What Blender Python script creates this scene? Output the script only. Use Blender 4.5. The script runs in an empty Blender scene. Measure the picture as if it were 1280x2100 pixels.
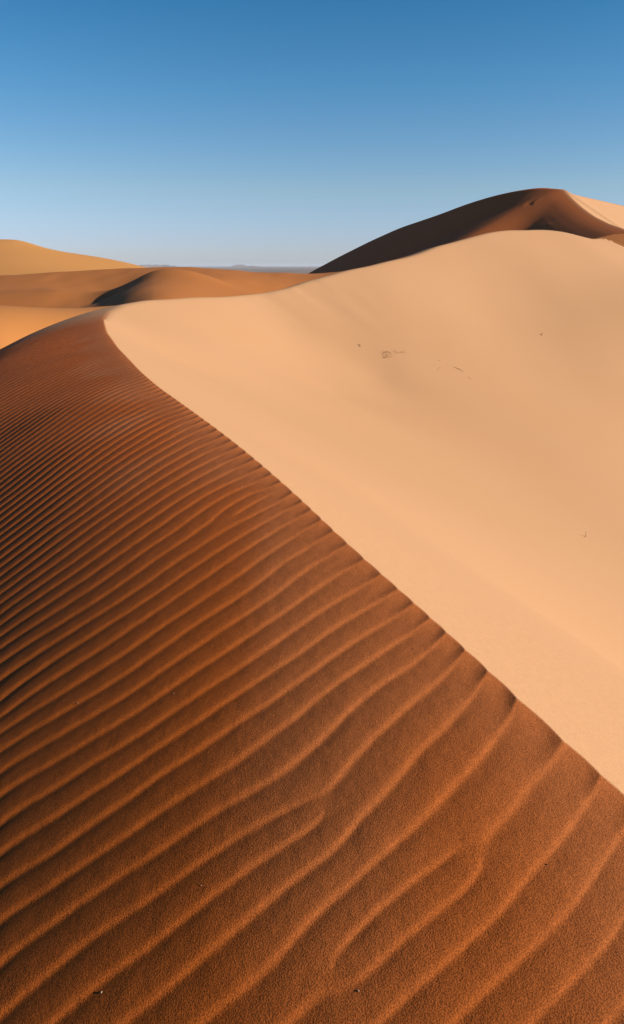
import bpy, bmesh, math, random
import numpy as np
from mathutils import Vector

R = math.radians
scene = bpy.context.scene
col = scene.collection

# ------------------------------------------------------------------ camera
F_PX, PITCH = 1500.0, R(18.6)          # focal length in photo pixels (1280 x 2100), downward pitch
cam_d = bpy.data.cameras.new("camera")
cam = bpy.data.objects.new("camera", cam_d)
col.objects.link(cam)
cam.location = (0, 0, 0)
cam.rotation_euler = (R(90) - PITCH, 0, 0)
cam_d.sensor_fit = 'VERTICAL'
cam_d.sensor_height = 36.0
cam_d.lens = F_PX / 2100.0 * 36.0
cam_d.clip_start = 0.05
cam_d.clip_end = 60000
scene.camera = cam
scene.render.resolution_x, scene.render.resolution_y = 624, 1024

# ------------------------------------------------------------------ sky, sun, exposure
SUN_EL, SUN_AZ = R(22), R(101)         # azimuth clockwise from +Y (the view direction)
world = bpy.data.worlds.new("World")
scene.world = world
world.use_nodes = True
wt = world.node_tree
wt.nodes.clear()
w_out = wt.nodes.new('ShaderNodeOutputWorld')
w_bg = wt.nodes.new('ShaderNodeBackground')
w_bg.inputs['Strength'].default_value = 0.15
w_sky = wt.nodes.new('ShaderNodeTexSky')
w_sky.sky_type = 'NISHITA'
w_sky.sun_disc = False
w_sky.sun_elevation = SUN_EL
w_sky.sun_rotation = SUN_AZ
w_sky.altitude = 600
w_sky.air_density = 1.0
w_sky.dust_density = 0.4
w_sky.ozone_density = 2.5
# clear desert air: pale grey-blue at the horizon, quickly deepening with height
w_tc = wt.nodes.new('ShaderNodeTexCoord')
w_sep = wt.nodes.new('ShaderNodeSeparateXYZ')
w_ramp = wt.nodes.new('ShaderNodeValToRGB')
SKY_TINT = [(0.0, (0.37, 0.40, 0.59)), (0.03, (0.36, 0.397, 0.585)), (0.09, (0.37, 0.415, 0.475)), (0.20, (0.20, 0.385, 0.475)), (0.282, (0.115, 0.335, 0.44)), (0.5, (0.05, 0.15, 0.22)), (1.0, (0.03, 0.08, 0.13))]
while len(w_ramp.color_ramp.elements) < len(SKY_TINT):
    w_ramp.color_ramp.elements.new(0.5)
for e, (p, c) in zip(w_ramp.color_ramp.elements, SKY_TINT):
    e.position = p
    e.color = (*c, 1)
w_mul = wt.nodes.new('ShaderNodeVectorMath')
w_mul.operation = 'MULTIPLY'
wt.links.new(w_tc.outputs['Generated'], w_sep.inputs[0])
wt.links.new(w_sep.outputs['Z'], w_ramp.inputs[0])
wt.links.new(w_sky.outputs[0], w_mul.inputs[0])
wt.links.new(w_ramp.outputs[0], w_mul.inputs[1])
wt.links.new(w_mul.outputs[0], w_bg.inputs['Color'])
wt.links.new(w_bg.outputs[0], w_out.inputs['Surface'])

sun_d = bpy.data.lights.new("sun", 'SUN')
sun_d.energy = 5.0
sun_d.angle = R(0.53)
sun_d.color = (1.0, 0.87, 0.70)
sun = bpy.data.objects.new("sun", sun_d)
col.objects.link(sun)
sv = Vector((math.sin(SUN_AZ) * math.cos(SUN_EL), math.cos(SUN_AZ) * math.cos(SUN_EL), math.sin(SUN_EL)))
sun.rotation_euler = sv.to_track_quat('Z', 'Y').to_euler()
sun.location = (40, -40, 40)
scene.view_settings.view_transform = 'Standard'
scene.view_settings.look = 'None'
scene.view_settings.exposure = 0.75
scene.view_settings.gamma = 1.0

# ------------------------------------------------------------------ helpers
CT, ST = math.cos(PITCH), math.sin(PITCH)

def ray(u, v):
    a = (u - 640) / F_PX
    b = (v - 1050) / F_PX
    return np.array((a, CT - b * ST, -ST - b * CT))

def P(u, v, t):
    return ray(u, v) * t

def PZ(u, v, z):
    d = ray(u, v)
    return d * (z / d[2])

def PY(u, v, y):
    d = ray(u, v)
    return d * (y / d[1])

class TPS:
    """thin plate spline height through scattered 3D points"""
    def __init__(self, pts, smooth=1e-4):
        p = np.array(pts, float)
        self.xy, z = p[:, :2], p[:, 2]
        self.s = max(np.abs(self.xy).max(), 1e-6)
        q = self.xy / self.s
        n = len(q)
        K = self._k(q, q) + np.eye(n) * smooth
        A = np.zeros((n + 3, n + 3))
        A[:n, :n] = K
        A[:n, n] = A[n, :n] = 1
        A[:n, n + 1:] = q
        A[n + 1:, :n] = q.T
        b = np.concatenate([z, np.zeros(3)])
        w = np.linalg.solve(A, b)
        self.q, self.w, self.c = q, w[:n], w[n:]

    @staticmethod
    def _k(a, b):
        d2 = (a[:, None, 0] - b[None, :, 0]) ** 2 + (a[:, None, 1] - b[None, :, 1]) ** 2
        return 0.5 * d2 * np.log(d2 + 1e-20)

    def __call__(self, x, y):
        x = np.asarray(x, float) / self.s
        y = np.asarray(y, float) / self.s
        out = self.c[0] + self.c[1] * x + self.c[2] * y
        for (qx, qy), w in zip(self.q, self.w):
            d2 = (x - qx) ** 2 + (y - qy) ** 2
            out = out + w * 0.5 * d2 * np.log(d2 + 1e-20)
        return out

def vnoise(x, y, seed):
    """smooth value noise, about -1..1"""
    xi, yi = np.floor(x), np.floor(y)
    fx, fy = x - xi, y - yi
    fx = fx * fx * fx * (fx * (fx * 6 - 15) + 10)
    fy = fy * fy * fy * (fy * (fy * 6 - 15) + 10)
    def h(a, b):
        v = np.sin(a * 127.1 + b * 311.7 + seed * 74.7) * 43758.5453
        return (v - np.floor(v)) * 2 - 1
    return ((h(xi, yi) * (1 - fx) + h(xi + 1, yi) * fx) * (1 - fy)
            + (h(xi, yi + 1) * (1 - fx) + h(xi + 1, yi + 1) * fx) * fy)

def smin(a, b, k):
    h = np.clip(0.5 + 0.5 * (b - a) / k, 0, 1)
    return b * (1 - h) + a * h - k * h * (1 - h)

def smax(a, b, k):
    return -smin(-a, -b, k)

def sstep(a, b, x):
    t = np.clip((x - a) / (b - a), 0, 1)
    return t * t * (3 - 2 * t)

def grid_mesh(name, X, Y, Z, mat, wrap=False):
    n, m = X.shape
    co = np.stack([X, Y, Z], -1).reshape(-1, 3).astype(np.float32)
    idx = np.arange(n * m).reshape(n, m)
    if wrap:
        idx = np.concatenate([idx, idx[:1]], 0)
    q = np.stack([idx[:-1, :-1], idx[1:, :-1], idx[1:, 1:], idx[:-1, 1:]], -1).reshape(-1, 4)
    me = bpy.data.meshes.new(name)
    me.vertices.add(len(co))
    me.vertices.foreach_set('co', co.ravel())
    me.loops.add(q.size)
    me.loops.foreach_set('vertex_index', q.ravel().astype(np.int32))
    me.polygons.add(len(q))
    me.polygons.foreach_set('loop_start', np.arange(0, q.size, 4, dtype=np.int32))
    me.polygons.foreach_set('use_smooth', np.ones(len(q), dtype=bool))
    me.update(calc_edges=True)
    me.validate()
    o = bpy.data.objects.new(name, me)
    me.materials.append(mat)
    col.objects.link(o)
    return o

def structure(o, label=None):
    o['kind'] = 'structure'
    if label:
        o['label'] = label
    return o

def polar_grid(az, r):
    A, RR = np.meshgrid(az, r, indexing='ij')
    return A, RR

# ------------------------------------------------------------------ materials
def sand_material(name, base, red, shade_grain, grain=1.0):
    m = bpy.data.materials.new(name)
    m.use_nodes = True
    nt = m.node_tree
    N, L = nt.nodes.new, nt.links.new
    bsdf = nt.nodes['Principled BSDF']
    bsdf.inputs['Roughness'].default_value = 0.9
    bsdf.inputs['Specular IOR Level'].default_value = 0.12
    geo = N('ShaderNodeNewGeometry')
    # broad drifts of slightly different sand
    n1 = N('ShaderNodeTexNoise'); n1.inputs['Scale'].default_value = 0.22; n1.inputs['Detail'].default_value = 6
    L(geo.outputs['Position'], n1.inputs['Vector'])
    mix = N('ShaderNodeMix'); mix.data_type = 'RGBA'
    mix.inputs[6].default_value = (*base, 1); mix.inputs[7].default_value = (*red, 1)
    L(n1.outputs['Fac'], mix.inputs[0])
    # rougher grain on the left-facing flanks, their shade painted in as darker red
    at = N('ShaderNodeAttribute'); at.attribute_name = 'shade_grain'
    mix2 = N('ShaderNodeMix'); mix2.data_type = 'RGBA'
    mix2.inputs[7].default_value = (*shade_grain, 1)
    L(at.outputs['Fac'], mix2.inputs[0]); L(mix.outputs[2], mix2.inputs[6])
    # single grains
    n2 = N('ShaderNodeTexNoise'); n2.inputs['Scale'].default_value = 260; n2.inputs['Detail'].default_value = 2
    L(geo.outputs['Position'], n2.inputs['Vector'])
    mr = N('ShaderNodeMapRange')
    mr.inputs['From Min'].default_value = 0.3; mr.inputs['From Max'].default_value = 0.7
    amt = N('ShaderNodeMapRange')
    amt.inputs['To Min'].default_value = 0.14; amt.inputs['To Max'].default_value = 0.38
    L(at.outputs['Fac'], amt.inputs['Value'])
    lo = N('ShaderNodeMath'); lo.operation = 'SUBTRACT'; lo.inputs[0].default_value = 1
    hi = N('ShaderNodeMath'); hi.operation = 'ADD'; hi.inputs[0].default_value = 1
    for q, k in ((lo, 'To Min'), (hi, 'To Max')):
        L(amt.outputs[0], q.inputs[1]); L(q.outputs[0], mr.inputs[k])
    L(n2.outputs['Fac'], mr.inputs['Value'])
    mul = N('ShaderNodeVectorMath'); mul.operation = 'SCALE'
    L(mix2.outputs[2], mul.inputs[0]); L(mr.outputs[0], mul.inputs['Scale'])
    L(mul.outputs[0], bsdf.inputs['Base Color'])
    bump = N('ShaderNodeBump'); bump.inputs['Distance'].default_value = 0.0022
    bs = N('ShaderNodeMapRange')
    bs.inputs['To Min'].default_value = 0.30; bs.inputs['To Max'].default_value = 0.75
    L(at.outputs['Fac'], bs.inputs['Value']); L(bs.outputs[0], bump.inputs['Strength'])
    n3 = N('ShaderNodeTexNoise'); n3.inputs['Scale'].default_value = 260; n3.inputs['Detail'].default_value = 3
    L(geo.outputs['Position'], n3.inputs['Vector'])
    n4 = N('ShaderNodeTexNoise'); n4.inputs['Scale'].default_value = 14; n4.inputs['Detail'].default_value = 4
    L(geo.outputs['Position'], n4.inputs['Vector'])
    b2 = N('ShaderNodeBump'); b2.inputs['Strength'].default_value = 0.35; b2.inputs['Distance'].default_value = 0.012
    L(n4.outputs['Fac'], b2.inputs['Height']); L(b2.outputs[0], bump.inputs['Normal'])
    L(n3.outputs['Fac'], bump.inputs['Height'])
    L(bump.outputs[0], bsdf.inputs['Normal'])
    return m

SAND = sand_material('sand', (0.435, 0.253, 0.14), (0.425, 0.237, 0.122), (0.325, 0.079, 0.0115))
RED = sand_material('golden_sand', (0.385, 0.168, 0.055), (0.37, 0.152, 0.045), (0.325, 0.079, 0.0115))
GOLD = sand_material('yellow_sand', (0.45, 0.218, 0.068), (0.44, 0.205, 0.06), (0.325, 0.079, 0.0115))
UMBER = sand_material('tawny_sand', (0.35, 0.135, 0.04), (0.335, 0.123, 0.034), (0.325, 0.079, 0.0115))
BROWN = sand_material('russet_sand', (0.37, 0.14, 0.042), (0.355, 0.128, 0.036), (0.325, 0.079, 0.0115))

# ------------------------------------------------------------------ the near dune: rippled flank, sharp crest, smooth bowl and hump
crest = [PZ(*p) for p in [
    (1420, 1760, -1.40), (1280, 1622, -1.37), (1160, 1517, -1.34), (1057, 1422, -1.33), (960, 1331, -1.32), (888, 1266, -1.31),
    (822, 1207, -1.30), (756, 1149, -1.29), (690, 1089, -1.29), (640, 1041, -1.29), (580, 987, -1.29), (500, 920, -1.30),
    (420, 860, -1.32), (330, 797, -1.36), (285, 760, -1.40), (240, 712, -1.47), (222, 682, -1.56), (213, 657, -1.68)]]
crest = [np.array((1.9, -1.2, -1.52)), np.array((3.2, -6.0, -1.9))][::-1] + crest
crest += [P(222, 638, 29), P(250, 625, 33), P(300, 616, 37.5), P(400, 610, 42), P(500, 605, 46), P(570, 595, 48), P(640, 575, 50.5),
          P(720, 553, 54), P(800, 535, 58), P(900, 505, 64), P(1000, 478, 70), P(1080, 471, 75), P(1150, 474, 79),
          P(1220, 490, 82), P(1280, 507, 84), P(1420, 560, 88), P(1700, 640, 90)]
crest = np.array(crest)
tan = np.gradient(crest[:, :2], axis=0)
tan /= np.linalg.norm(tan, axis=1)[:, None]
out_n = np.stack([-tan[:, 1], tan[:, 0]], 1)       # to the left of the walking direction: the outer flank
dist = np.linalg.norm(crest[:, :2], axis=1)

def flank_drop(d):
    return np.where(d < 1.4, 0.01 * d + 0.136 * d * d, 0.01 * 1.4 + 0.136 * 1.96 + 0.391 * (d - 1.4))

pl, pr = [], []
for i, (c, n) in enumerate(zip(crest, out_n)):
    near = dist[i] < 27
    back = not near
    for d in ((-2.0, -0.6, 0, 0.3, 0.65, 1.1, 1.8, 3.0) if dist[i] < 9 else (-3.0, 0, 1.5, 4.0)):
        q = c[:2] + n * d
        z = c[2] - (flank_drop(np.array(max(d, 0.0))) if d >= 0 else 0.02 * d)
        pl.append((q[0], q[1], z))
    if near:
        offs = ((-0.8, 0.62), (0, 0), (0.8, -0.62), (2.2, -0.62)) if dist[i] < 10 else ((-2, .6), (0, 0), (2.5, -0.6))
    else:
        offs = ((-3, 0.40), (0, 0), (4, -0.46), (10, -0.45), (20, -0.42)) if crest[i][0] > 4 else ((-3, 0.40), (0, 0), (4, -0.44), (10, -0.44))
    for d, s in offs:
        q = c[:2] - n * d
        pr.append((q[0], q[1], c[2] + (s * abs(d))))
# the outer flank runs down to the hollow on the left
for x, y, z in [(-8, -6, -4.6), (-9, 2, -5.4), (-11, 8, -6.2), (-14, 15, -7), (-18, 24, -8), (-22, 36, -8.5), (-24, 50, -8), (-20, 66, -8),
                (0, 82, -8), (20, 90, -7), (40, 88, -7), (-30, 20, -9), (-30, 0, -8), (-12, -25, -6), (62, 76, -8)]:
    pl.append((x, y, z))
# bowl floor, deepening to the right
for x, y, z in [(6, 18, -7.0), (5, 12, -5.9), (5, 6, -5.2), (12, 20, -9.7), (12, 10, -9.2), (14, 0, -9.6), (25, 20, -14.5), (27, 40, -13.5), (42, 52, -15.5), (12, -14, -9), (60, 60, -18)]:
    pr.append((x, y, z))
TL, TR = TPS(pl, 2e-5), TPS(pr, 2e-5)

# ripples: a phase fitted to the lines of the real ripple field, with forks where lines split or join
TRACED = {
    0: [(1233, 1587), (1180, 1690), (1120, 1750), (1050, 1825), (975, 1905), (900, 1985), (810, 2070)],
    1: [(1160, 1520), (1140, 1550), (1075, 1630), (980, 1728), (985, 1778), (900, 1855), (825, 1915), (740, 2010), (900, 1775), (820, 1830), (750, 1890), (700, 1945)],
    2: [(1057, 1425), (1048, 1475), (1000, 1540), (965, 1585), (900, 1640), (825, 1715), (780, 1755), (715, 1815), (660, 1865), (565, 1975), (500, 2030), (425, 2085)],
    3: [(1005, 1372), (950, 1455), (900, 1505), (830, 1575), (785, 1630), (730, 1675), (665, 1755), (620, 1785), (550, 1840), (485, 1900), (415, 1965), (350, 2025), (270, 2090)],
    4: [(960, 1331), (940, 1355), (880, 1405), (820, 1460), (745, 1530), (690, 1590), (640, 1640), (550, 1680), (450, 1745), (360, 1805), (270, 1865), (180, 1925), (100, 2000), (0, 2085), (660, 1675), (600, 1718), (530, 1765), (450, 1820), (370, 1885), (300, 1945), (225, 2000), (115, 2090)],
    5: [(920, 1292), (850, 1360), (750, 1425), (690, 1480), (620, 1540), (575, 1580), (500, 1630), (425, 1675), (320, 1755), (245, 1800), (160, 1855), (80, 1915), (0, 1975)],
    6: [(887, 1263), (750, 1355), (695, 1395), (635, 1440), (560, 1500), (480, 1565), (390, 1630), (300, 1685), (200, 1755), (100, 1820), (0, 1885)],
    7: [(855, 1235), (665, 1355), (600, 1402), (500, 1465), (425, 1525), (325, 1590), (200, 1680), (90, 1760), (0, 1815)],
    8: [(822, 1206), (595, 1353), (500, 1412), (380, 1490), (280, 1565), (150, 1650), (0, 1747)],
    9: [(790, 1176), (505, 1360), (400, 1425), (290, 1500), (175, 1570), (0, 1680)],
    10: [(756, 1146), (500, 1305), (425, 1360), (320, 1430), (0, 1630)],
    11: [(719, 1114), (500, 1260), (340, 1365), (180, 1470), (0, 1580)],
    12: [(691, 1089), (500, 1215), (280, 1365), (150, 1445), (0, 1535)],
    13: [(662, 1064), (500, 1172), (215, 1365), (0, 1495)],
    14: [(641, 1045), (500, 1128), (160, 1360), (0, 1450)],
    16: [(602, 1009), (500, 1065), (0, 1385)],
    18: [(557, 975), (0, 1328)],
    20: [(522, 943), (0, 1280)],
    22: [(489, 916), (0, 1236)],
    24: [(465, 893), (0, 1200)],
    27: [(425, 860), (0, 1145)],
    30: [(395, 838), (0, 1097)],
    33: [(369, 818), (0, 1054)],
    36: [(341, 799), (0, 1014)],
    41: [(0, 954), (308, 772)],
    46: [(0, 906), (280, 752)],
    52: [(0, 855), (255, 728)],
    60: [(0, 803), (230, 700)],
}

def hit(u, v, zf, t0=0.8, t1=80.0, n=260):
    """where the ray through a photo pixel meets a height field"""
    d = ray(u, v)
    t = np.exp(np.linspace(math.log(t0), math.log(t1), n))
    g = d[2] * t - zf(d[0] * t, d[1] * t)
    k = np.nonzero(g < 0)[0]
    k = k[0] if len(k) else n - 1
    if k == 0:
        return d * t[0]
    f = g[k - 1] / (g[k - 1] - g[k])
    return d * (t[k - 1] + f * (t[k] - t[k - 1]))

def fork(a, b, s):
    p, q = hit(*a, TL), hit(*b, TL)
    e = p[:2] - q[:2]
    e /= np.linalg.norm(e)
    return (p[0], p[1], e[0], e[1], s)

FORKS = [fork((658, 1658), (108, 2045), -1), fork((968, 1755), (690, 1988), -1), fork((690, 1988), (405, 2230), 1)]

# short extra ripples squeezed in between two crests
for a, b, c in (((560, 1008), (478, 1060), (396, 1112)),):
    FORKS += [fork(a, b, -1), fork(b, c, 1)]

def fork_phase(x, y):
    ph = 0.0
    for fx, fy, ex, ey, s in FORKS:
        dx, dy = x - fx, y - fy
        ph = ph + s * np.arctan2(ex * dy - ey * dx, ex * dx + ey * dy) / (2 * np.pi)
    return ph

def lp(x, y):
    """plan position as bearing and log distance from a point behind the flank"""
    X, Y = x - 0.4, y + 1.5
    return np.arctan2(X, Y) * 2.0, np.log(np.hypot(X, Y) + 0.3)

_pts = []
for k, uv in TRACED.items():
    for u, v in uv:
        p = hit(u, v, TL)
        a, l = lp(p[0], p[1])
        _pts.append((a, l, k - fork_phase(p[0], p[1])))
KF = TPS(_pts, 4e-4)
_res = np.array([KF(a, l) - k for a, l, k in _pts])
print('ripple fit rms', np.sqrt((_res ** 2).mean()), np.abs(_res).max())

_u = np.linspace(0, 1, 513)

def ripple_table(us, gs, width):
    """height of one ripple (unit wavelength, unit slope) from its slope profile"""
    g = np.interp(_u, us, gs)[:-1]
    ker = np.exp(-0.5 * (np.arange(-40, 41) / width) ** 2)
    g = np.convolve(np.concatenate([g[-40:], g, g[:40]]), ker / ker.sum(), 'valid')
    h = -np.cumsum(g - g.mean()) / 512.0
    h -= h.mean()
    return np.concatenate([h, h[:1]])

RIP = ripple_table([0, 0.04, 0.12, 0.45, 0.74, 0.85, 0.92, 0.96, 1.0], [0.4, -0.5, -0.75, -0.35, -0.1, 0.45, 1.6, 1.4, 0.4], 5.0)
RIP_LIP = ripple_table([0, 0.5, 0.80, 0.89, 0.92, 0.95, 1.0], [0.55, 0.02, -0.5, -0.62, 0.0, 0.6, 0.55], 4.0)
RIPPLE = 0.185

def ripples(x, y, d):
    e = 0.01
    k = KF(*lp(x, y))
    kx = (KF(*lp(x + e, y)) - k) / e
    ky = (KF(*lp(x, y + e)) - k) / e
    lam = np.clip(1 / (np.hypot(kx, ky) + 1e-6), 0.07, 0.45)
    k = k + fork_phase(x, y) + 0.07 * vnoise(x * 2.2, y * 2.2, 2) + 0.03 * vnoise(x * 7, y * 7, 3)
    u = (0.92 - k) % 1.0
    lip = np.exp(-(d / (0.10 + 0.025 * np.hypot(x, y))) ** 2)                 # crisper lobes where the ripples break over the crest
    h = np.interp(u, _u, RIP) * (1 - lip) + np.interp(u, _u, RIP_LIP) * lip
    rr = np.hypot(x, y)
    amp = RIPPLE * (1 + 0.22 * sstep(2.5, 9, rr)) * (1 - 0.85 * sstep(19, 32, rr)) * (1 + 0.22 * vnoise(x * 0.9, y * 0.9, 9))
    for f in FORKS:
        amp = amp * (1 - 0.8 * np.exp(-((x - f[0]) ** 2 + (y - f[1]) ** 2) / (0.4 * lam) ** 2))
    return h * lam * amp

def side(x, y):
    """signed distance from the crest line in plan, positive on the outer flank"""
    best = np.full(np.shape(x), 1e9)
    sgn = np.ones(np.shape(x))
    pts = crest[:, :2]
    seg = np.diff(pts, axis=0)
    unit = seg / np.linalg.norm(seg, axis=1)[:, None]
    for i, (a, (ex, ey)) in enumerate(zip(pts[:-1], seg)):
        t = np.clip(((x - a[0]) * ex + (y - a[1]) * ey) / (ex * ex + ey * ey), 0, 1)
        dx, dy = x - a[0] - t * ex, y - a[1] - t * ey
        d = dx * dx + dy * dy
        m = d < best - 1e-12
        ua = unit[i] + (unit[i - 1] if i else 0)
        ub = unit[i] + (unit[i + 1] if i + 1 < len(unit) else 0)
        tx = np.where(t <= 0, ua[0], np.where(t >= 1, ub[0], ex))
        ty = np.where(t <= 0, ua[1], np.where(t >= 1, ub[1], ey))
        best = np.where(m, d, best)
        sgn = np.where(m, np.where(tx * dy - ty * dx >= 0, 1.0, -1.0), sgn)
    return np.sqrt(best) * sgn

def left_z(x, y, d):
    return TL(x, y) + np.maximum(-d - 0.8, 0) * 1.2

def right_z(x, y, d):
    z = TR(x, y) + np.maximum(d - 0.8, 0) * 1.2
    rr = np.hypot(x, y)
    # faint slump streaks down the wall below the brow
    w = sstep(42, 50, rr) * sstep(68, 60, rr) * sstep(14, 8, x)
    z = z + w * 0.11 * vnoise((x + y) * 0.55, (x - y) * 0.09, 12) * np.clip(vnoise(x * 0.12, y * 0.12, 13) + 0.4, 0, 1)
    z = z + 0.006 * np.minimum(rr, 30) * vnoise(x * 0.13, y * 0.06, 21)
    return z

def near_pair(x, y, d):
    zl = left_z(x, y, d) + ripples(x, y, d) * (1 + 1.4 * np.exp(-(d / 0.12) ** 2))
    return zl, right_z(x, y, d)

def near_min(x, y, d, zl, zr):
    # the far brow is rounded by the wind, the near crest is sharp
    return np.where(np.hypot(x, y) > 26, smin(zl, zr, 0.12), np.minimum(zl, zr))

def near_z(x, y):
    d = side(x, y)
    return near_min(x, y, d, *near_pair(x, y, d))


def build_near():
    az = np.concatenate([np.arange(-180, -60, 2.0), np.arange(-60, -29, 0.3), np.arange(-29, 29, 0.07), np.arange(29, 60, 0.3), np.arange(60, 180, 2.0)])
    az = np.radians(az)
    r = np.concatenate([np.exp(np.arange(math.log(0.15), math.log(0.8), 0.02)), np.exp(np.arange(math.log(0.8), math.log(30), 0.0036)),
                        np.exp(np.arange(math.log(30), math.log(110), 0.006))])
    A, RR = np.meshgrid(az, r, indexing='ij')
    X, Y = np.sin(A) * RR, np.cos(A) * RR
    sd = side(X, Y)
    zl, zr = near_pair(X, Y, sd)
    Z = near_min(X, Y, sd, zl, zr)
    # slide the row nearest to the crest onto the crest itself
    d = zl - zr
    ii, jj = np.nonzero((d[:, :-1] < 0) & (d[:, 1:] >= 0))
    f = d[ii, jj] / (d[ii, jj] - d[ii, jj + 1])
    rc = RR[ii, jj] + f * (RR[ii, jj + 1] - RR[ii, jj])
    tgt = np.where(f < 0.5, jj, jj + 1)
    X[ii, tgt], Y[ii, tgt] = np.sin(A[ii, tgt]) * rc, np.cos(A[ii, tgt]) * rc
    Z[ii, tgt] = near_z(X[ii, tgt], Y[ii, tgt])
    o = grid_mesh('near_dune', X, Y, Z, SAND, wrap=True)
    att = o.data.attributes.new('shade_grain', 'FLOAT', 'POINT')  # rippled flank: rougher grain, and its shade put into the sand colour
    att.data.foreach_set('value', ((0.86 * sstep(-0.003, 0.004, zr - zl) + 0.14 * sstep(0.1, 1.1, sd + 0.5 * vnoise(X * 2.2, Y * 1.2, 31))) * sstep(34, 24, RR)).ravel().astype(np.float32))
    return structure(o, 'great near dune with a rippled dark flank, sharp scalloped crest and smooth sunlit bowl')

build_near()

# ------------------------------------------------------------------ farther dunes
def dune(name, label, zfun, az0, az1, r0, r1, na=500, nr=300, mat=None, shade_grain=None):
    az = np.radians(np.linspace(az0, az1, na))
    r = np.exp(np.linspace(math.log(r0), math.log(r1), nr))
    A, RR = np.meshgrid(az, r, indexing='ij')
    X, Y = np.sin(A) * RR, np.cos(A) * RR
    o = grid_mesh(name, X, Y, zfun(X, Y), mat or SAND)
    if shade_grain:
        at = o.data.attributes.new('shade_grain', 'FLOAT', 'POINT')
        at.data.foreach_set('value', shade_grain(X, Y).ravel().astype(np.float32))
    return structure(o, label)

# low tongue of sand to the left, beyond the rippled flank
tg = [P(-500, 672, 29), P(-300, 664, 33), P(-150, 658, 36), P(0, 651, 38), P(120, 641, 41), P(235, 632, 44), P(400, 620, 48)]
tongue_f = TPS(tg + [p + np.array((-1.5, 4, -0.9)) for p in tg] + [p + np.array((-5, 12, -4.5)) for p in tg] + [p + np.array((-9, 22, -7)) for p in tg]
               + [P(-300, 700, 27), P(0, 700, 28), P(150, 680, 31), P(0, 760, 23), P(-300, 800, 20), (-10, 26, -6), (-20, 14, -8), (-40, 20, -7)], 1e-6)
dune('tongue_dune', 'low smooth dune tongue on the left, between the rippled flank and the hollowed dune',
     lambda x, y: tongue_f(x, y) - 12 * sstep(-17.5, -14, np.degrees(np.arctan2(x, y))) * sstep(33, 29, np.hypot(x, y)) - 5 * sstep(25, 18, np.hypot(x, y)), -60, -13.3, 14, 62, 500, 300, RED)

# middle dune with the shaded hollow
mid_pts = [P(-400, 585, 90), P(-150, 574, 90), P(0, 564, 90), P(150, 554, 92), P(260, 549, 94), P(350, 547, 95), P(430, 549, 97), P(500, 555, 100), P(600, 559, 104), P(640, 560, 106),
           P(760, 545, 108), P(815, 529, 110), P(900, 505, 112)]
mid_f = TPS(mid_pts + [P(0, 600, 74), P(0, 640, 66), P(120, 600, 74), P(120, 650, 64), P(-300, 620, 72),
                       P(330, 570, 84), P(330, 600, 72), P(330, 640, 62), P(450, 575, 82), P(450, 600, 70), P(450, 640, 60), P(560, 580, 90), P(560, 620, 78), P(640, 590, 92),
                       P(640, 640, 80), P(760, 570, 96), P(760, 620, 84), P(200, 575, 86), P(225, 600, 80), P(225, 640, 70)], 1e-6)
mid_b = TPS(mid_pts + [p + np.array((-2, 14, -5.5)) for p in mid_pts] + [p + np.array((0, -10, 4)) for p in mid_pts], 1e-6)
def mid_z(x, y):
    z = smin(mid_f(x, y), mid_b(x, y), 0.5)
    r = np.hypot(x, y)
    u = 640 + F_PX * np.arctan2(x, y)          # bearing as a number
    # a spur with a steep shaded flank on its left and a gentle sunlit one on its right
    spur = 1.2 * sstep(30, 335, u) + 1.2 * sstep(190, 335, u) - 2.0 * sstep(330, 545, u) - 0.3 * sstep(545, 700, u)
    z = z + spur * sstep(87, 74, r)
    z = z + 0.05 * vnoise(x * 0.5, y * 0.22, 41)
    return z - 9 * sstep(84, 66, r) * sstep(560, 700, u)

dune('hollowed_dune', 'middle dune on the left with a dark shaded hollow in its sloping face', mid_z, -50, 13, 50, 150, 700, 400, UMBER)

# far golden dune at the left edge
far_pts = [P(-500, 500, 230), P(-250, 486, 240), P(-60, 489, 250), P(0, 490, 250), P(40, 492, 252), P(90, 507, 256), P(140, 517, 260), P(200, 526, 266), P(260, 538, 272), P(300, 548, 278), P(360, 560, 284)]
far_f = TPS(far_pts + [P(-250, 540, 205), P(0, 530, 205), P(100, 540, 215), P(200, 550, 230), P(0, 575, 170), P(150, 575, 180), P(-300, 590, 160), P(300, 580, 220)], 1e-6)
far_b = TPS(far_pts + [p + np.array((-8, 40, -16)) for p in far_pts] + [p + np.array((0, -30, 12)) for p in far_pts], 1e-6)
dune('golden_dune', 'far golden sunlit dune at the left, behind the hollowed dune',
     lambda x, y: smin(far_f(x, y), far_b(x, y), 1.0), -45, -8, 140, 360, 300, 200, GOLD)

# tall dark dune behind the hump at the right
big_l = [P(330, 760, 375), P(460, 670, 345), P(560, 604, 320), P(640, 556, 300), P(700, 524, 284), P(760, 494, 268), P(820, 467, 253), P(900, 440, 236), P(960, 417, 225), P(1020, 399, 216), P(1080, 387, 209), P(1125, 383, 205), P(1150, 388, 203)]
big_r = [P(1165, 400, 199), P(1190, 423, 190), P(1215, 441, 180), P(1245, 456, 170), P(1280, 468, 159), P(1340, 486, 146), P(1420, 510, 132)]
limb = [P(1175, 397, 207), P(1215, 406, 214), P(1280, 421, 228), P(1400, 455, 248), P(1560, 500, 270)]
SN = np.array((-0.81, -0.58)) / np.hypot(0.81, 0.58)      # the way the dark face looks
TN = np.array((-SN[1], SN[0]))                            # along its crest, towards the peak
PK = big_l[-1]
_cl = np.array(big_l)
_cb, _ca = (_cl[:, :2] - PK[:2]) @ TN, (_cl[:, :2] - PK[:2]) @ -SN
_cb, _ca, _cz = np.append(_cb, 60.0), np.append(_ca, 0.0), np.append(_cl[:, 2], PK[2] - 34)
_o = np.argsort(_cb)
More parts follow.
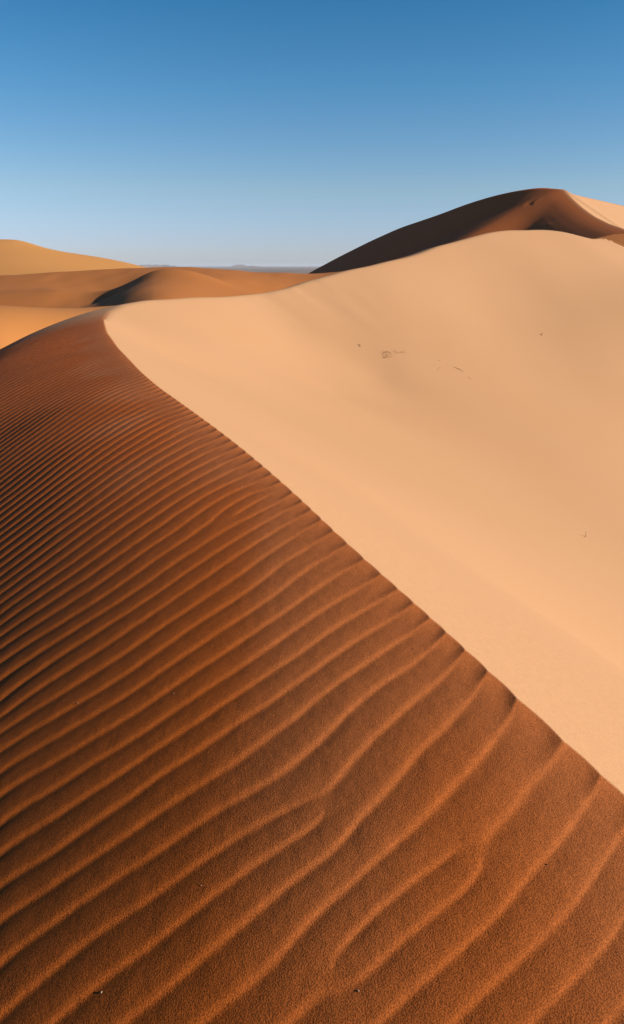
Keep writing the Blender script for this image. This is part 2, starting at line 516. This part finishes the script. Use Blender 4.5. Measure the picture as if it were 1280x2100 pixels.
_cb, _ca, _cz = _cb[_o], _ca[_o], _cz[_o]
_br = np.array(big_r[::-1] + [PK] + limb)
_oy = np.argsort(_br[:, 1])
_br = _br[_oy]

def soft_interp(x, xs, ys, w):
    return sum(np.interp(x + o * w, xs, ys) for o in (-1, -0.5, 0, 0.5, 1)) / 5

def dark_z(x, y):
    px, py = x - PK[0], y - PK[1]
    b = px * TN[0] + py * TN[1]
    a = soft_interp(b, _cb, _ca, 4) + px * SN[0] + py * SN[1]        # distance in front of the crest
    zc = soft_interp(b, _cb, _cz, 4)
    L = np.interp(b, [-170, -120, -80, -45, -20, -5, 5], [10, 22, 32, 27, 16, 6, 3])
    front = smax(zc - 0.68 * a, zc - 0.68 * L - 0.41 * (a - L), 1.2)
    za = smin(front, zc + 0.5 * a + 0.25, 0.6)
    # the ridge that runs down from the peak towards the viewer, and on behind it
    xr, zr = soft_interp(y, _br[:, 1], _br[:, 0], 2), soft_interp(y, _br[:, 1], _br[:, 2], 2)
    d = xr - x
    left = zr - soft_interp(d, [-3, 0, 7, 16, 32, 60, 120, 400], [0, 0, 2.0, 6.4, 13, 28, 62, 240], 4)
    zb = np.minimum(left, zr + 0.5 * d)
    z = smax(za, zb, 2.5)
    # slumps and footprints crossing the face
    for u, v, t, w in ((1092, 406, 201, 2.2), (1122, 437, 186, 2.0), (1082, 465, 176, 1.4)):
        q = P(u, v, t)
        e = (x - q[0]) + 0.35 * (y - q[1])
        f = (y - q[1]) - 0.35 * (x - q[0])
        z = z + 0.16 * np.exp(-(e / w) ** 2 - (f / 1.6) ** 2) * vnoise(x * 0.9, y * 0.9, 4)
    return z

def dark_shade(x, y):
    # darker red puts the face's shade into the sand colour, pale beyond the ridge
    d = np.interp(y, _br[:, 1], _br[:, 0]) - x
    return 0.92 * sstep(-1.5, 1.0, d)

dune('dark_dune', 'tall peaked dune at the right with a dark shaded face, behind the sunlit hump', dark_z, -8, 42, 95, 420, 900, 560, SAND, dark_shade)

# small rippled dune peeping over the right end of the hump
sm = [P(1120, 520, 104), P(1180, 500, 105), P(1230, 486, 106), P(1280, 475, 107), P(1380, 458, 110), P(1520, 440, 114)]
sm_f = TPS(sm + [p + np.array((-5, -8, -2.6)) for p in sm] + [p + np.array((-9, -16, -5.0)) for p in sm], 1e-6)
sm_b = TPS(sm + [p + np.array((4, 8, -3.5)) for p in sm] + [p + np.array((-3, -6, 4)) for p in sm], 1e-6)
dune('side_dune', 'small rippled brown dune at the right edge, between the sunlit hump and the tall dark dune',
     lambda x, y: smin(sm_f(x, y), sm_b(x, y), 0.3) + 0.012 * np.sin((x * 0.9 + y * 0.25) * 7 + 1.5 * vnoise(x * 0.4, y * 0.4, 5)), 14, 44, 88, 122, 500, 300, BROWN)

# ------------------------------------------------------------------ pebbles and dry plants lying on the sand
def plain_mat(name, c, rough=0.85):
    m = bpy.data.materials.new(name)
    m.use_nodes = True
    nt = m.node_tree
    b = nt.nodes['Principled BSDF']
    b.inputs['Roughness'].default_value = rough
    n = nt.nodes.new('ShaderNodeTexNoise'); n.inputs['Scale'].default_value = 90
    r = nt.nodes.new('ShaderNodeValToRGB')
    r.color_ramp.elements[0].color = (*[k * 0.7 for k in c], 1)
    r.color_ramp.elements[1].color = (*[min(k * 1.25, 0.9) for k in c], 1)
    g = nt.nodes.new('ShaderNodeNewGeometry')
    nt.links.new(g.outputs['Position'], n.inputs['Vector']); nt.links.new(n.outputs['Fac'], r.inputs[0])
    nt.links.new(r.outputs[0], b.inputs['Base Color'])
    return m

PALE = plain_mat('pale_stone', (0.36, 0.26, 0.18))
DARK = plain_mat('dark_stone', (0.05, 0.03, 0.02))
STRAW = plain_mat('dry_straw', (0.36, 0.21, 0.10))
TWIG = plain_mat('dry_twig', (0.10, 0.055, 0.025))

def pebble(u, v, px, mat, label, seed):
    p = hit(u, v, near_z)
    rad = 0.52 * px * np.linalg.norm(p) / F_PX / 2
    rng = random.Random(seed)
    bm = bmesh.new()
    bmesh.ops.create_icosphere(bm, subdivisions=3, radius=rad)
    sx, sy, sz = 1 + rng.random() * 0.4, 0.8 + rng.random() * 0.2, 0.55 + rng.random() * 0.25
    for w in bm.verts:
        c = w.co / rad
        k = 1 + 0.16 * math.sin(3 * c.x + seed) * math.cos(2.6 * c.y + 2 * seed) + 0.09 * math.sin(5 * c.z + 4 * c.x + seed)
        w.co = Vector((w.co.x * sx, w.co.y * sy, w.co.z * sz)) * k
    for f in bm.faces:
        f.smooth = True
    me = bpy.data.meshes.new('pebble')
    bm.to_mesh(me); bm.free()
    me.materials.append(mat)
    o = bpy.data.objects.new('pebble', me)
    o.location = (p[0], p[1], p[2] + rad * 0.35)
    o.rotation_euler = (rng.random() * 0.3, rng.random() * 0.3, rng.random() * 6.28)
    col.objects.link(o)
    o['label'], o['category'], o['group'] = label, 'pebble', 'pebbles scattered on the rippled sand'
    return o

for i, a in enumerate([
    (735, 2032, 6.5, PALE, 'pale pebble beside the forked ripple at the bottom of the rippled flank'),
    (208, 2035, 5, PALE, 'small pale pebble low on the rippled sand near the bottom left corner'),
    (413, 1816, 3.5, PALE, 'tiny whitish pebble between two broad dark ripples left of the lower fork'),
    (160, 1442, 4.5, PALE, 'whitish pebble on a ripple at the left, level with the middle of the flank'),
    (282, 1013, 4.5, PALE, 'pale pebble on the fine ripples, upper of two pebbles close together at left'),
    (308, 1073, 5, DARK, 'dark pebble on the fine ripples, just below a pale pebble'),
    (365, 994, 4, DARK, 'small brown pebble on the fine ripples, right of the close pebble pair'),
    (496, 998, 3.5, PALE, 'tiny pale pebble near the scalloped crest edge, high on the flank'),
    (552, 1285, 4, DARK, 'dark pebble in a ripple trough in the middle of the flank'),
    (847, 1331, 4, DARK, 'dark pebble closest to the scalloped crest, in a shaded ripple trough'),
    (1122, 1773, 5, DARK, 'dark pebble alone on the broad ripples at the lower right'),
    (225, 809, 3.5, PALE, 'tiny pale pebble on the finest far ripples below the crest bend'),
    (357, 1422, 3, PALE, 'minute pale pebble on a ripple right of the whitish left pebble'),
    (25, 1338, 4, PALE, 'small pale pebble at the left edge on the mid ripples'),
    (308, 1345, 3.5, DARK, 'small dark pebble on the mid ripples left of centre')]):
    pebble(*a, i + 1)

def stems(name, label, cat, u, v, spec, mat, group=None):
    """a thing made of thin bent stems; spec: list of (offset x, offset y in photo pixels, bearing, length px, lift, thickness px)"""
    base = hit(u, v, near_z)
    k = np.linalg.norm(base) / F_PX
    root = bpy.data.objects.new(name, None)
    root.empty_display_size = 0.1
    root.location = base
    col.objects.link(root)
    root['label'], root['category'] = label, cat
    if group:
        root['group'] = group
    rng = random.Random(int(u))
    for (ox, oy, ang, ln, lift, th) in spec:
        s0 = hit(u + ox, v + oy, near_z)
        n, m = 7, 6
        L = ln * k
        bend = rng.uniform(-0.7, 0.7)
        pts = []
        for i in range(n):
            t = i / (n - 1)
            an = ang + bend * t
            x, y = s0[0] + math.cos(an) * L * t, s0[1] + math.sin(an) * L * t
            zg = float(near_z(np.array(x), np.array(y)))
            pts.append(Vector((x, y, zg + th * k * 0.5 + lift * L * math.sin(min(t * 2.2, 2.2)))) - Vector(base))
        bm = bmesh.new()
        rings = []
        for i, p in enumerate(pts):
            tan_ = (pts[min(i + 1, n - 1)] - pts[max(i - 1, 0)]).normalized()
            sx_ = tan_.cross(Vector((0, 0, 1))).normalized()
            sy_ = sx_.cross(tan_)
            rr = th * k * 0.31 * (1 - 0.6 * i / (n - 1))
            rings.append([bm.verts.new(p + sx_ * math.cos(6.2832 * j / m) * rr + sy_ * math.sin(6.2832 * j / m) * rr) for j in range(m)])
        for q0, q1 in zip(rings[:-1], rings[1:]):
            for j in range(m):
                bm.faces.new((q0[j], q0[(j + 1) % m], q1[(j + 1) % m], q1[j])).smooth = True
        bm.faces.new(rings[0][::-1]); bm.faces.new(rings[-1])
        me = bpy.data.meshes.new('stem')
        bm.to_mesh(me); bm.free()
        me.materials.append(mat)
        o = bpy.data.objects.new('stem', me)
        o.parent = root
        col.objects.link(o)
    return root

_r = random.Random(8)
stems('dry_grass_tuft', 'largest straggle of dry grass half buried in the smooth sunlit bowl', 'dry grass', 802, 728,
      [(_r.uniform(-20, 22), _r.uniform(-7, 7), _r.uniform(-0.9, 0.5) + (0 if _r.random() < 0.6 else 3.0), _r.uniform(8, 20), _r.uniform(0.02, 0.3), _r.uniform(0.7, 1.3)) for _ in range(16)],
      STRAW, 'dry grass on the sunlit bowl')
stems('dry_grass_tuft', 'small dry grass wisp up the slope to the left of the largest straggle', 'dry grass', 737, 707,
      [(-3, 0, -0.3, 9, 0.1, 1.2), (0, 1, -0.7, 7, 0.15, 1.1), (3, 2, 2.6, 6, 0.1, 1.0)], STRAW, 'dry grass on the sunlit bowl')
stems('dry_grass_tuft', 'thin dry grass wisp lying to the right of the largest straggle', 'dry grass', 938, 756,
      [(-6, -2, -0.25, 12, 0.08, 1.2), (0, 0, -0.5, 11, 0.1, 1.0), (6, 3, -0.9, 9, 0.05, 0.9), (22, 18, -0.8, 8, 0.05, 0.9)], STRAW, 'dry grass on the sunlit bowl')
stems('dry_grass_tuft', 'faint scatter of dry grass bits between the two longer wisps in the bowl', 'dry grass', 900, 745,
      [(0, -5, 0.4, 5, 0.1, 1.6), (-8, 3, 1.4, 5, 0.05, 1.0), (-3, 14, 0.8, 6, 0.05, 1.0), (4, 10, 2.2, 4, 0.1, 0.9)], STRAW, 'dry grass on the sunlit bowl')
stems('twig', 'lone dark twig stuck upright in the pale sand at the right of the bowl', 'twig', 1200, 1102,
      [(0, 0, 0.7, 9, 1.0, 1.5), (0, 0, 2.6, 8, 0.25, 0.8)], TWIG)
stems('twig', 'small dark twig stump below the sunlit hump at the upper right', 'twig', 1111, 687,
      [(0, 0, 0.9, 3, 0.9, 1.8), (1, 1, 2.9, 3, 0.2, 1.2)], TWIG)

# ------------------------------------------------------------------ desert plain and distant hills
def plain_material():
    m = bpy.data.materials.new('stony_plain')
    m.use_nodes = True
    nt = m.node_tree
    b = nt.nodes['Principled BSDF']
    b.inputs['Roughness'].default_value = 0.95
    g = nt.nodes.new('ShaderNodeNewGeometry')
    n = nt.nodes.new('ShaderNodeTexNoise'); n.inputs['Scale'].default_value = 0.004; n.inputs['Detail'].default_value = 5
    r = nt.nodes.new('ShaderNodeValToRGB')
    r.color_ramp.elements[0].position = 0.35; r.color_ramp.elements[0].color = (0.10, 0.075, 0.07, 1)
    r.color_ramp.elements[1].position = 0.68; r.color_ramp.elements[1].color = (0.26, 0.19, 0.15, 1)
    nt.links.new(g.outputs['Position'], n.inputs['Vector']); nt.links.new(n.outputs['Fac'], r.inputs[0])
    nt.links.new(r.outputs[0], b.inputs['Base Color'])
    return m

PLAIN = plain_material()
az = np.linspace(0, 2 * np.pi, 240, endpoint=False)
r = np.concatenate([[1.0], np.exp(np.linspace(math.log(30), math.log(40000), 120))])
A, RR = np.meshgrid(az, r, indexing='ij')
structure(grid_mesh('desert_plain', np.sin(A) * RR, np.cos(A) * RR, np.full_like(A, -16.0), PLAIN, wrap=True), 'flat grey stony desert plain reaching the horizon')

def hills(name, label, u0, u1, hts, y, seed):
    a = P(u0, 546, 1); b = P(u1, 546, 1)
    x0, x1 = a[0] / a[1] * y, b[0] / b[1] * y
    n, m = 160, 40
    U, V = np.meshgrid(np.linspace(0, 1, n), np.linspace(-1, 1, m), indexing='ij')
    X = x0 + (x1 - x0) * U
    w = (x1 - x0) * 0.35
    Yy = y + V * w
    h = np.interp(U, np.linspace(0, 1, len(hts)), hts) * y / 1590.0
    H = h * (1 - np.abs(V)) ** 1.2 * (1 + 0.25 * vnoise(U * 14, V * 6, seed)) + h * 0.1 * vnoise(U * 40, V * 14, seed + 1) * (1 - np.abs(V))
    structure(grid_mesh(name, X, Yy, -17.0 + H, PLAIN), label)

hills('hill_range', 'low grey-blue hills on the horizon beside the golden dune', 270, 372, [0, 3, 5.5, 5, 4.7, 5.5, 5, 3.5, 3, 0], 9000, 3)
hills('hill_range', 'small pale rounded hills in the middle of the plain horizon', 465, 545, [0, 1.5, 5, 5.5, 4.2, 2, 3, 2.7, 1.4, 0], 10000, 5)

# ------------------------------------------------------------------ desert air
bm = bmesh.new()
bmesh.ops.create_cube(bm, size=1)
for v in bm.verts:
    v.co = (v.co.x * 50000, v.co.y * 50000, 40 if v.co.z > 0 else -18)
me = bpy.data.meshes.new('haze')
bm.to_mesh(me)
hz = bpy.data.objects.new('haze', me)
col.objects.link(hz)
hz['kind'] = 'stuff'
hm = bpy.data.materials.new('haze')
hm.use_nodes = True
hm.node_tree.nodes.clear()
ho = hm.node_tree.nodes.new('ShaderNodeOutputMaterial')
hv = hm.node_tree.nodes.new('ShaderNodeVolumePrincipled')
hv.inputs['Color'].default_value = (0.72, 0.82, 1.0, 1)
hv.inputs['Density'].default_value = 6e-5
hm.node_tree.links.new(hv.outputs[0], ho.inputs['Volume'])
me.materials.append(hm)
